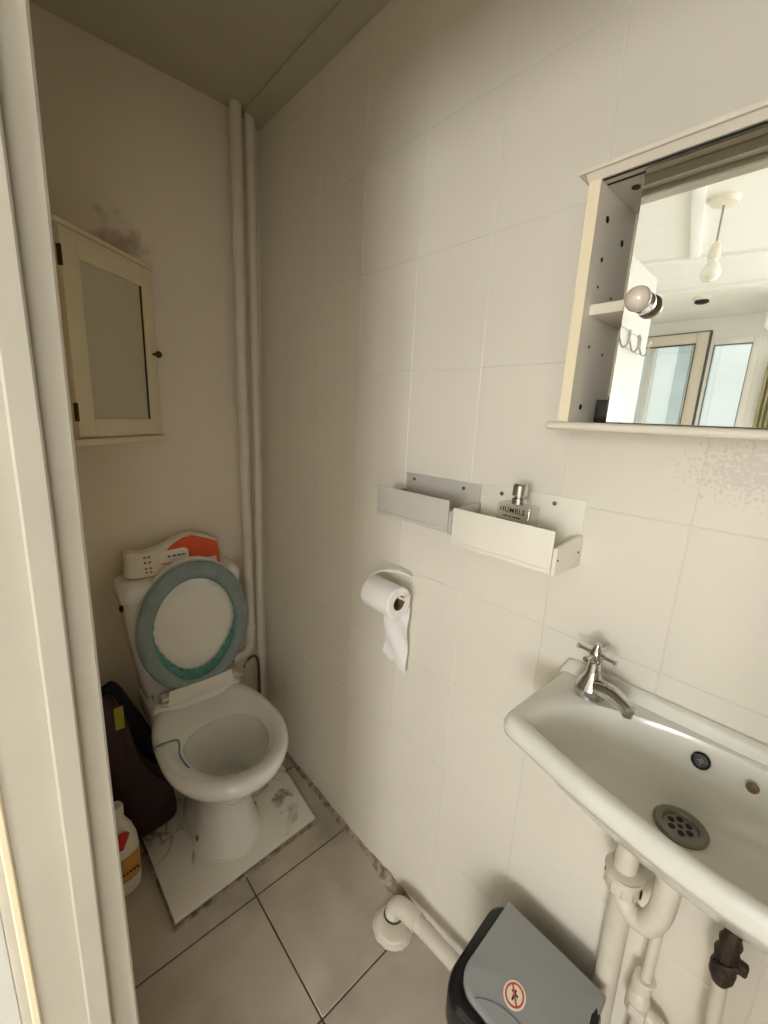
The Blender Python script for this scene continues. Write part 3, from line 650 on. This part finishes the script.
for r, y in ((R1, .682), (R0-.004, .6815), (R0, .6845), (R0, .7825), (R0-.004, .7855), (R1, .785)): rings.append([(cx+r*cos(2*PI*k/48), y, cz+r*sin(2*PI*k/48)) for k in range(48)])
rings.append(rings[0]); loft(bm, rings, cap0=False, cap1=False); bmesh.ops.remove_doubles(bm, verts=bm.verts, dist=1e-6); obj('paper', bm, M_paper, TR)
bm = B(); rings = []
for r, y in ((R1, .683), (R1, .784), (R1-.0015, .784), (R1-.0015, .683)): rings.append([(cx+r*cos(2*PI*k/32), y, cz+r*sin(2*PI*k/32)) for k in range(32)])
rings.append(rings[0]); loft(bm, rings, cap0=False, cap1=False); bmesh.ops.remove_doubles(bm, verts=bm.verts, dist=1e-6); obj('core', bm, M_card, TR)
bm = B(); grid = []
for j in range(15):
    z = .957-(.957-.745)*j/14; row = []
    for i in range(9):
        y = .688+.092*i/8-.004*j/14*(i/8); x = -.064+.0417 if j == 0 else -.020+.004*sin(j*.8+i*.7)*min(1, j/4)
        zz = z+(.012*((i/8)-.3)*(j/14)**3*2)+(.006*sin(i*1.9) if j == 14 else 0)
        row.append((x, y, zz))
    grid.append(row)
fr_ = [[bm.verts.new(p) for p in r] for r in grid]; bk_ = [[bm.verts.new((p[0]+.0006, p[1], p[2])) for p in r] for r in grid]
for j in range(14):
    for i in range(8):
        bm.faces.new((fr_[j][i], fr_[j][i+1], fr_[j+1][i+1], fr_[j+1][i])); bm.faces.new((bk_[j][i], bk_[j+1][i], bk_[j+1][i+1], bk_[j][i+1]))
obj('loose_tail', bm, M_paper, TR, recalc=False)

# ------------------------------------------------------------------ wash basin
BS = thing('wash_basin', 'small white wall-hung hand basin with a rounded front', 'basin', (-.15, .03, .80))
OUTL = [(-.0005, .288), (-.06, .289), (-.12, .290), (-.18, .291), (-.208, .2905), (-.2165, .288), (-.2205, .282), (-.2245, .268), (-.231, .240), (-.242, .200), (-.254, .150), (-.263, .100), (-.270, .05), (-.273, 0), (-.271, -.05), (-.263, -.10), (-.25, -.15), (-.232, -.20), (-.22, -.228), (-.20, -.242), (-.12, -.244), (-.06, -.244), (-.0005, -.244), (-.0005, -.1), (-.0005, 0), (-.0005, .1), (-.0005, .2)]
BOWL = [(-.191, .258), (-.13, .243), (-.085, .212), (-.060, .165), (-.044, .12), (-.035, .07), (-.032, .02), (-.035, -.03), (-.045, -.08), (-.065, -.13), (-.10, -.175), (-.15, -.20), (-.195, -.203), (-.218, -.175), (-.236, -.12), (-.247, -.06), (-.252, 0), (-.248, .05), (-.239, .10), (-.227, .155), (-.214, .205), (-.203, .240)]
C0 = Vector((-.14, .03))
NB = 240
def radial(pts, N=NB, smooth=True):
    P = [(p.x, p.y) for p in catmull([(a, b, 0) for a, b in pts], 5, True)] if smooth else pts
    out = []
    for k in range(N):
        a = 2*PI*k/N; d = Vector((cos(a), sin(a))); best = 0
        for (x0, y0), (x1, y1) in zip(P, P[1:]+P[:1]):
            ax, ay, bx_, by = x0-C0.x, y0-C0.y, x1-x0, y1-y0; den = d.x*by-d.y*bx_
            if abs(den) < 1e-12: continue
            t = (ax*by-ay*bx_)/den; u = (ax*d.y-ay*d.x)/den
            if -1e-6 <= u <= 1+1e-6 and t > best: best = t
        out.append(Vector((C0.x+d.x*best, min(-99 if False else C0.y+d.y*best, 9))))
    return out
RO = radial(OUTL, smooth=False); RO = [Vector((min(p.x, -.0005), p.y)) for p in RO]; RB = radial(BOWL)
# soften the polyline of the outer edge
for _ in range(1):
    RO = [(RO[k-1]+RO[k]*2+RO[(k+1) % NB])/4 if RO[k].x < -.03 else RO[k] for k in range(NB)]
DR = Vector((-.094, .062))
def inset(P, d):
    out = []
    for k, p in enumerate(P):
        t = (P[(k+1) % NB]-P[k-1]); n_ = Vector((-t.y, t.x)).normalized(); out.append(Vector((min(p.x+n_.x*d, -.0005), p.y+n_.y*d)))
    return out
def r3(P, z): return [(p.x, p.y, z) for p in P]
def mix(P, c, s): return [c+(p-c)*s for p in P]
def lerp(P, Q, t): return [a*(1-t)+b*t for a, b in zip(P, Q)]
rings = []
und = Vector((-.03, .045))
def under(s): return [Vector((min(und.x+(p.x-und.x)*s, -.0005), und.y+(p.y-und.y)*s)) for p in RO]
for s, z in ((.25, .795), (.42, .80), (.58, .822), (.70, .85), (.80, .885), (.88, .908), (.93, .920)): rings.append(r3(under(s), z))
rings += [r3(inset(RO, .012), .925), r3(inset(RO, .003), .928), r3(RO, .936), r3(RO, .946), r3(inset(RO, .003), .956), r3(inset(RO, .009), .9615), r3(lerp(inset(RO, .011), RB, .5), .9615), r3(mix(RB, DR, 1.02), .9598), r3(mix(RB, DR, .985), .955)]
for s, z in ((.955, .944), (.92, .928), (.87, .910), (.80, .893)): rings.append(r3(mix(RB, DR, s), z))
CD = [DR+(p-DR).normalized()*.040 for p in RB]
for t, z in ((.18, .882), (.38, .8725), (.58, .8645), (.76, .8585), (.9, .8545), (1, .8525)): rings.append(r3(lerp(mix(RB, DR, .80), CD, t), z))
rings.append(r3(mix(CD, DR, .85), .8520)); rings.append(r3(mix(CD, DR, .5), .8520))
bm = B(); loft(bm, rings)
# upstand along the wall
pr = [(-.0005, .950), (-.0005, .980), (-.005, .9815), (-.011, .980), (-.015, .973), (-.017, .966), (-.023, .9605), (-.026, .950)]
loft(bm, [[(x, y, z if z < .955 else .9605+(z-.9605)*f) for x, z in pr] for y, f in ((-.243, .05), (-.225, 1), (.272, 1), (.283, .88), (.2885, .35))])
bs = obj('bowl', bm, M_basin, BS, sharp=55)
bm = B(); c = (DR.x, DR.y, .8525)
rr = [(.0335, -.0005), (.034, .0025), (.031, .0048), (.0225, .0038), (.0212, .0025), (.0208, .0002)]
lathe(bm, rr, c, cap=False, seg=36); lathe(bm, [(.0215, .0001), (.0215, .0006)], c, seg=36)
dn = obj('drain', bm, M_steel, BS)
bm = B()
for k in range(6):
    a = 2*PI*k/6+.3; lathe(bm, [(.0045, .0003), (.0045, .0012)], (c[0]+.0125*cos(a), c[1]+.0125*sin(a), c[2]), seg=12)
lathe(bm, [(.0035, .0003), (.0035, .0012)], c, seg=12)
obj('drain_hole', bm, M_dark, dn)
ov = Vector((-.043, .062, .934)); on_ = Vector((-.88, .0, .47))
bm = B(); lathe(bm, [(.0120, -.003), (.0120, .002), (.0098, .003), (.0088, 0)], ov, axis=on_, cap=False, seg=24); lathe(bm, [(.0092, -.001), (.0092, .0002)], ov, axis=on_, seg=24); oo = obj('overflow', bm, M_black, BS)
bm = B(); lathe(bm, [(.0035, .0), (.0035, .0016)], ov, axis=on_, seg=14)
tube(bm, [ov+Vector((-.001, -.008, .0006)), ov+Vector((-.001, .008, .0006))], .0008, 6); tube(bm, [ov+Vector((.003, 0, .006)), ov+Vector((-.004, 0, -.006))], .0008, 6); obj('grille', bm, M_body, oo)
bm = B(); sphere(bm, (-.043, .003, .933), .0085, .35, .9, 1.0, 12); obj('chip', bm, mat('brown_chip', (120, 98, 74), .7), bs)
# pillar tap
TP = thing('pillar_tap', 'chrome pillar tap with cross handle on the basin corner', 'tap', (-.055, .218, .962))
tc_ = (-.055, .222, .9615)
bm = B(); lathe(bm, [(.0245, 0), (.0255, .003), (.0255, .010), (.0235, .019), (.0195, .027), (.0145, .034), (.0115, .043), (.0105, .052), (.0095, .060)], tc_, seg=32); td = obj('body', bm, M_chrome, TP, sharp=60)
bm = B(); tube(bm, [(-.057, .216, .979), (-.066, .194, .987), (-.075, .173, .9875), (-.085, .153, .983)], [.0165, .0140, .0115, .0105], 18, smooth=4); lathe(bm, [(.0085, 0), (.0095, .008)], (-.084, .156, .973), axis=(0, 0, 1), seg=18); obj('spout', bm, M_chrome, TP)
bm = B(); lathe(bm, [(.007, .058), (.0105, .062), (.012, .070), (.0115, .080), (.008, .085), (.0055, .089), (.005, .093), (.001, .0945)], tc_, seg=24)
hv = Vector((0, 1, 0)); hc = Vector(tc_)+Vector((0, 0, .075))
for a in (math.radians(8), math.radians(98), math.radians(188), math.radians(278)):
    d = Vector((sin(a), cos(a), 0)); tube(bm, [hc+d*.004, hc+d*.012, hc+d*.0125, hc+d*.026, hc+d*.0335], [.006, .0055, .0036, .0036, .0048], 12)
obj('cross_handle', bm, M_chrome, TP)

# ------------------------------------------------------------------ pipes under the basin
TPp = thing('basin_trap', 'cream plastic U-shaped waste trap under the basin', 'trap', (-.08, .08, .62))
bm = B(); tube(bm, [(-.090, .058, .79), (-.090, .060, .70), (-.088, .066, .668), (-.084, .077, .643), (-.078, .102, .641), (-.073, .116, .663), (-.071, .119, .70), (-.069, .119, .735), (-.058, .120, .758), (-.040, .121, .762), (-.026, .123, .750), (-.022, .124, .722)], [.0172, .0172], 20, smooth=4); obj('bend', bm, M_pvc, TPp)
bm = B(); c = (-.072, .118, .664); lathe(bm, [(.0245, 0), (.0265, .003), (.0265, .024), (.0225, .028)], c, seg=28)
for k in range(10):
    a = 2*PI*k/10; box(bm, .0022, .0022, .0255, .0292, .003, .022, M=Matrix.Translation(c) @ Matrix.Rotation(a, 4, 'Z'))
obj('nut', bm, M_pvc, TPp)
bm = B(); lathe(bm, [(.0275, 0), (.029, .0015), (.0275, .003)], (-.072, .118, .694), seg=28); lathe(bm, [(.0275, 0), (.030, .0015), (.0275, .003)], (-.072, .118, .700), axis=(.1, .1, 1), seg=28); obj('washer', bm, M_pvc, TPp)
WPp = thing('waste_pipe', 'cream waste pipe running down beside the bin and along the wall to the floor', 'pipe', (-.05, .12, .0))
bm = B(); tube(bm, [(-.022, .124, .72), (-.022, .122, .5), (-.024, .118, .30), (-.034, .118, .14), (-.050, .135, .112), (-.055, .17, .108), (-.058, .40, .088), (-.060, .575, .068), (-.062, .612, .058), (-.066, .625, .035), (-.068, .626, .008)], .0195, 22); obj('pipe', bm, M_pvc, WPp)
bm = B(); tube(bm, [(-.0595, .545, .0715), (-.0603, .585, .0665), (-.062, .612, .0565), (-.066, .626, .035), (-.068, .627, .006)], .0245, 24, smooth=3); obj('elbow', bm, M_pvc, WPp)
bm = B(); rings = []
for r, z in ((.052, .0004), (.056, .004), (.052, .008), (.046, .011), (.044, .016), (.040, .018), (.02, .018)):
    rings.append([(-.086+r*cos(2*PI*k/40)*.95*(1+.03*sin(k*1.7)*(r > .045)), .612+r*sin(2*PI*k/40)*1.05*(1+.03*sin(k*2.3)*(r > .045)), z) for k in range(40)])
loft(bm, rings); obj('floor_collar', bm, M_pvc, WPp, label='round cream collar sealed to the floor')
bm = B(); lathe(bm, [(.027, 0), (.0285, .0015), (.027, .003)], (-.068, .626, .018), seg=28); obj('seal_ring', bm, M_hose, WPp)
SP = thing('cold_supply_pipe', 'thin cream supply pipe with a fitting behind the waste trap', 'pipe', (-.03, .065, .3))
bm = B(); tube(bm, [(-.028, .064, .788), (-.028, .064, .50), (-.028, .066, .002)], .0085, 14); obj('pipe', bm, M_pvc, SP)
bm = B(); lathe(bm, [(.0085, .075), (.0145, .073), (.0155, .050), (.012, .046), (.0155, .040), (.0185, .03), (.0185, 0), (.014, -.01)], (-.028, .0675, .40), seg=20)
box(bm, -.05, -.028, .05, .078, .40, .425, .006); tube(bm, [(-.028, .067, .41), (-.028, .035, .405), (-.028, .025, .39)], .013, 14, smooth=3); obj('fitting', bm, M_pvc, SP)
bm = B(); lathe(bm, [(.0155, 0), (.017, .002), (.0155, .004)], (-.028, .0650, .474), seg=20); obj('seal_ring', bm, M_sealant, SP)
HP = thing('hot_supply_pipe', 'cream supply pipe with a brown taped valve at the right under the basin', 'pipe', (-.05, -.02, .3))
bm = B(); tube(bm, [(-.05, -.020, .615), (-.05, -.030, .45), (-.05, -.034, .002)], .0095, 14); obj('pipe', bm, M_pvc, HP)
bm = B(); tube(bm, [(-.05, -.018, .79), (-.05, -.018, .70)], .0075, 12); obj('tail', bm, M_steel, HP)
bm = B(); rings_ = [(.010, .78), (.013, .775), (.012, .765), (.0165, .755), (.014, .742), (.0185, .732), (.0155, .716), (.0185, .704), (.0175, .690), (.012, .678)]
lathe(bm, [(r*.86, z-.068) for r, z in rings_], (-.05, -.019, 0), seg=20); box(bm, -.057, -.045, -.044, -.028, .648, .668, .004)
tube(bm, [(-.064, -.008, .649), (-.067, -.020, .654), (-.060, -.034, .662)], .005, 8, smooth=3); obj('taped_valve', bm, M_brownt, HP, label='dark brown tape-wrapped valve')

# ------------------------------------------------------------------ swing bin
BN = thing('swing_bin', 'small grey pedal-less swing bin with black rim under the basin', 'bin', (-.19, .215, 0))
BN['label'] = 'small grey swing-top bin with black rim on the floor under the basin'
bx0, bx1, by0, by1 = -.262, -.062, .100, .326
def R4(x0, x1, y0, y1, z, r): return rrect(x0, x1, y0, y1, z, r, 7)
bm = B(); loft(bm, [R4(bx0+.03, bx1-.034, by0+.02, by1-.02, .001, .03), R4(bx0+.026, bx1-.032, by0+.016, by1-.016, .02, .03), R4(bx0+.008, bx1-.006, by0+.006, by1-.006, .315, .035)]); obj('body', bm, M_body, BN)
# rim frame: outer wall with an arched top, open in the middle
def ztop(x): # profile of the lid across x: low at the front, high towards the wall
    t = (x-bx0)/(bx1-bx0); return .372+.040*sin(min(1, t*1.1)*PI/2)
def ringz(x0, x1, y0, y1, r, dz, n=8):
    out = []
    for p in rrect(x0, x1, y0, y1, 0, r, n): out.append((p[0], p[1], ztop(p[0])+dz))
    return out
bm = B(); loft(bm, [R4(bx0, bx1, by0, by1, .300, .045)[:], ])if False else None
o1 = rrect(bx0, bx1, by0, by1, .305, .045, 8)
loft(bm, [[(p[0], p[1], .305) for p in rrect(bx0+.012, bx1-.01, by0+.01, by1-.01, 0, .04, 8)], o1, ringz(bx0, bx1, by0, by1, .045, -.012), ringz(bx0+.003, bx1-.003, by0+.003, by1-.003, .043, -.003), ringz(bx0+.009, bx1-.004, by0+.009, by1-.009, .04, 0), ringz(bx0+.022, bx1-.006, by0+.019, by1-.019, .035, -.002), ringz(bx0+.026, bx1-.008, by0+.022, by1-.022, .033, -.012)], cap0=False, cap1=True)
obj('rim', bm, M_black, BN, label='glossy black rim')
bm = B(); fx0, fx1, fy0, fy1 = bx0+.025, bx1+.001, by0+.006, by1-.020; nx = 18; ny = 10; gr = []
def rr4(x0, x1, y0, y1, rads, n=7):
    out = []
    for (cx, cy, a), r in zip(((x1, y1, 0), (x0, y1, PI/2), (x0, y0, PI), (x1, y0, 1.5*PI)), rads):
        mx, my = cx+(-r if cx == x1 else r), cy+(-r if cy == y1 else r)
        for k in range(n+1): out.append((mx+r*cos(a+PI/2*k/n), my+r*sin(a+PI/2*k/n)))
    return out
ol = rr4(fx0, fx1, fy0, fy1, (.006, .036, .03, .006))
def fz(x, y):
    d = math.hypot(x-(bx0+.02), y-(by1-.02)); return ztop(x)+.001
cen = Vector(((fx0+fx1)/2, (fy0+fy1)/2)); rings = []
rings.append([(x, y, fz(x, y)-.012) for x, y in ol])
for s in (1., .985, .9, .75, .6, .45, .3, .15):
    rings.append([(cen.x+(x-cen.x)*s, cen.y+(y-cen.y)*s, fz(cen.x+(x-cen.x)*s, 0)+(.0015 if s < 1 else 0)) for x, y in ol])
loft(bm, rings, cap0=False); fl = obj('flap', bm, M_grey, BN)
# thumb recess seam: an arc moulded in the flap
arc = []
for k in range(15):
    a = PI*(-.12+.62*k/14); x = -.262+.060*cos(a); y = .19+.092*sin(a)
    if fx0+.004 < x < fx1 and fy0 < y < fy1-.002: arc.append((x, y, fz(x, y)+.0016))
bm = B(); tube(bm, arc, .0012, 6); obj('seam', bm, M_body, fl)
sc_ = Vector((-.180, .219)); 
def disc(bm, r0, r1, o, N=36, sx=1, sy=1):
    a = [bm.verts.new((sc_.x+r1*cos(2*PI*k/N), sc_.y+r1*sin(2*PI*k/N), fz(sc_.x+r1*cos(2*PI*k/N), 0)+o)) for k in range(N)]
    if r0 == 0: bm.faces.new(a)
    else:
        b = [bm.verts.new((sc_.x+r0*cos(2*PI*k/N), sc_.y+r0*sin(2*PI*k/N), fz(sc_.x+r0*cos(2*PI*k/N), 0)+o)) for k in range(N)]
        for k in range(N): bm.faces.new((a[k], a[(k+1) % N], b[(k+1) % N], b[k]))
bm = B(); disc(bm, 0, .0195, .0024); st = obj('warning_sticker', bm, M_cream_st, fl, label='round cream sticker with a red prohibition sign')
bm = B(); disc(bm, .0135, .0165, .0028)
def bar(bm, x0, y0, x1, y1, w, o):
    a, b = Vector((x0, y0)), Vector((x1, y1)); d = (b-a).normalized(); n_ = Vector((-d.y, d.x))*w/2
    bm.faces.new([bm.verts.new((sc_.x+q.x, sc_.y+q.y, fz(sc_.x+q.x, 0)+o)) for q in (a+n_, b+n_, b-n_, a-n_)])
bar(bm, -.0105, -.0105, .0105, .0105, .003, .0030); obj('prohibition_ring', bm, M_redst, st)
bm = B(); bar(bm, -.008, .0, .007, .0015, .0035, .0027); bar(bm, .001, -.006, .003, .007, .003, .0027); obj('pictogram', bm, M_dark_ink, st)

# ------------------------------------------------------------------ light
w = bpy.data.worlds.new('sky'); sc.world = w; w.use_nodes = True; nt = w.node_tree
bgn = nt.nodes['Background']; tcw = nt.nodes.new('ShaderNodeTexCoord'); sep = nt.nodes.new('ShaderNodeSeparateXYZ'); cr = nt.nodes.new('ShaderNodeValToRGB')
nt.links.new(tcw.outputs['Generated'], sep.inputs[0]); nt.links.new(sep.outputs['Z'], cr.inputs[0]); nt.links.new(cr.outputs[0], bgn.inputs[0])
cr.color_ramp.elements[0].color = (1., .985, .955, 1); cr.color_ramp.elements[1].color = (.86, .93, 1., 1); cr.color_ramp.elements[1].position = .7
bgn.inputs['Strength'].default_value = 1.6
def area(name, x, y0, y1, z0, z1, power, color=(1, 1, 1), tgt=None):
    l = bpy.data.lights.new(name, 'AREA'); l.shape = 'RECTANGLE'; l.size = y1-y0; l.size_y = z1-z0; l.energy = power; l.color = color
    o = bpy.data.objects.new(name, l); COL.objects.link(o); o.location = (x, (y0+y1)/2, (z0+z1)/2)
    o.rotation_euler = Vector((1, 0, 0)).to_track_quat('-Z', 'Z').to_euler(); return o
area('daylight_window', RX-.13, -1.70, -.60, .90, 2.10, 114, (1, .99, .975))
l2 = area('fill_light_end', 0, -.78, .78, .88, 2.08, 22, (1, .975, .92)); l2.location = (-2.05, RY0-.11, 1.475); l2.rotation_euler = Vector((0, 1, 0)).to_track_quat('-Z', 'Z').to_euler()  # added fill lamp behind the added end window

# ------------------------------------------------------------------ camera
R = Matrix(((0.7413678669829421, 0.11182189076314725, -0.6617171227581445), (-0.6693963663896835, 0.19340709634716663, -0.7172880869963243), (0.047772277206044524, 0.9747253766208781, 0.2182389738379382)))
cam = bpy.data.cameras.new('camera'); co = bpy.data.objects.new('camera', cam); COL.objects.link(co)
co.matrix_world = Matrix.Translation((-.76, 0, 1.40533)) @ R.to_4x4()
cam.sensor_fit = 'HORIZONTAL'; cam.sensor_width = 36; cam.lens = 421.452/768*36; cam.clip_start = .02; cam.clip_end = 200
sc.camera = co
sc.view_settings.view_transform = 'Standard'; sc.view_settings.look = 'None'; sc.view_settings.exposure = 0; sc.view_settings.gamma = 1
sc.view_settings.use_curve_mapping = False
sc.cycles.max_bounces = 16; sc.cycles.diffuse_bounces = 10; sc.cycles.glossy_bounces = 6; sc.cycles.transparent_max_bounces = 12
sc.cycles.caustics_reflective = False; sc.cycles.caustics_refractive = False
sc.cycles.use_denoising = True
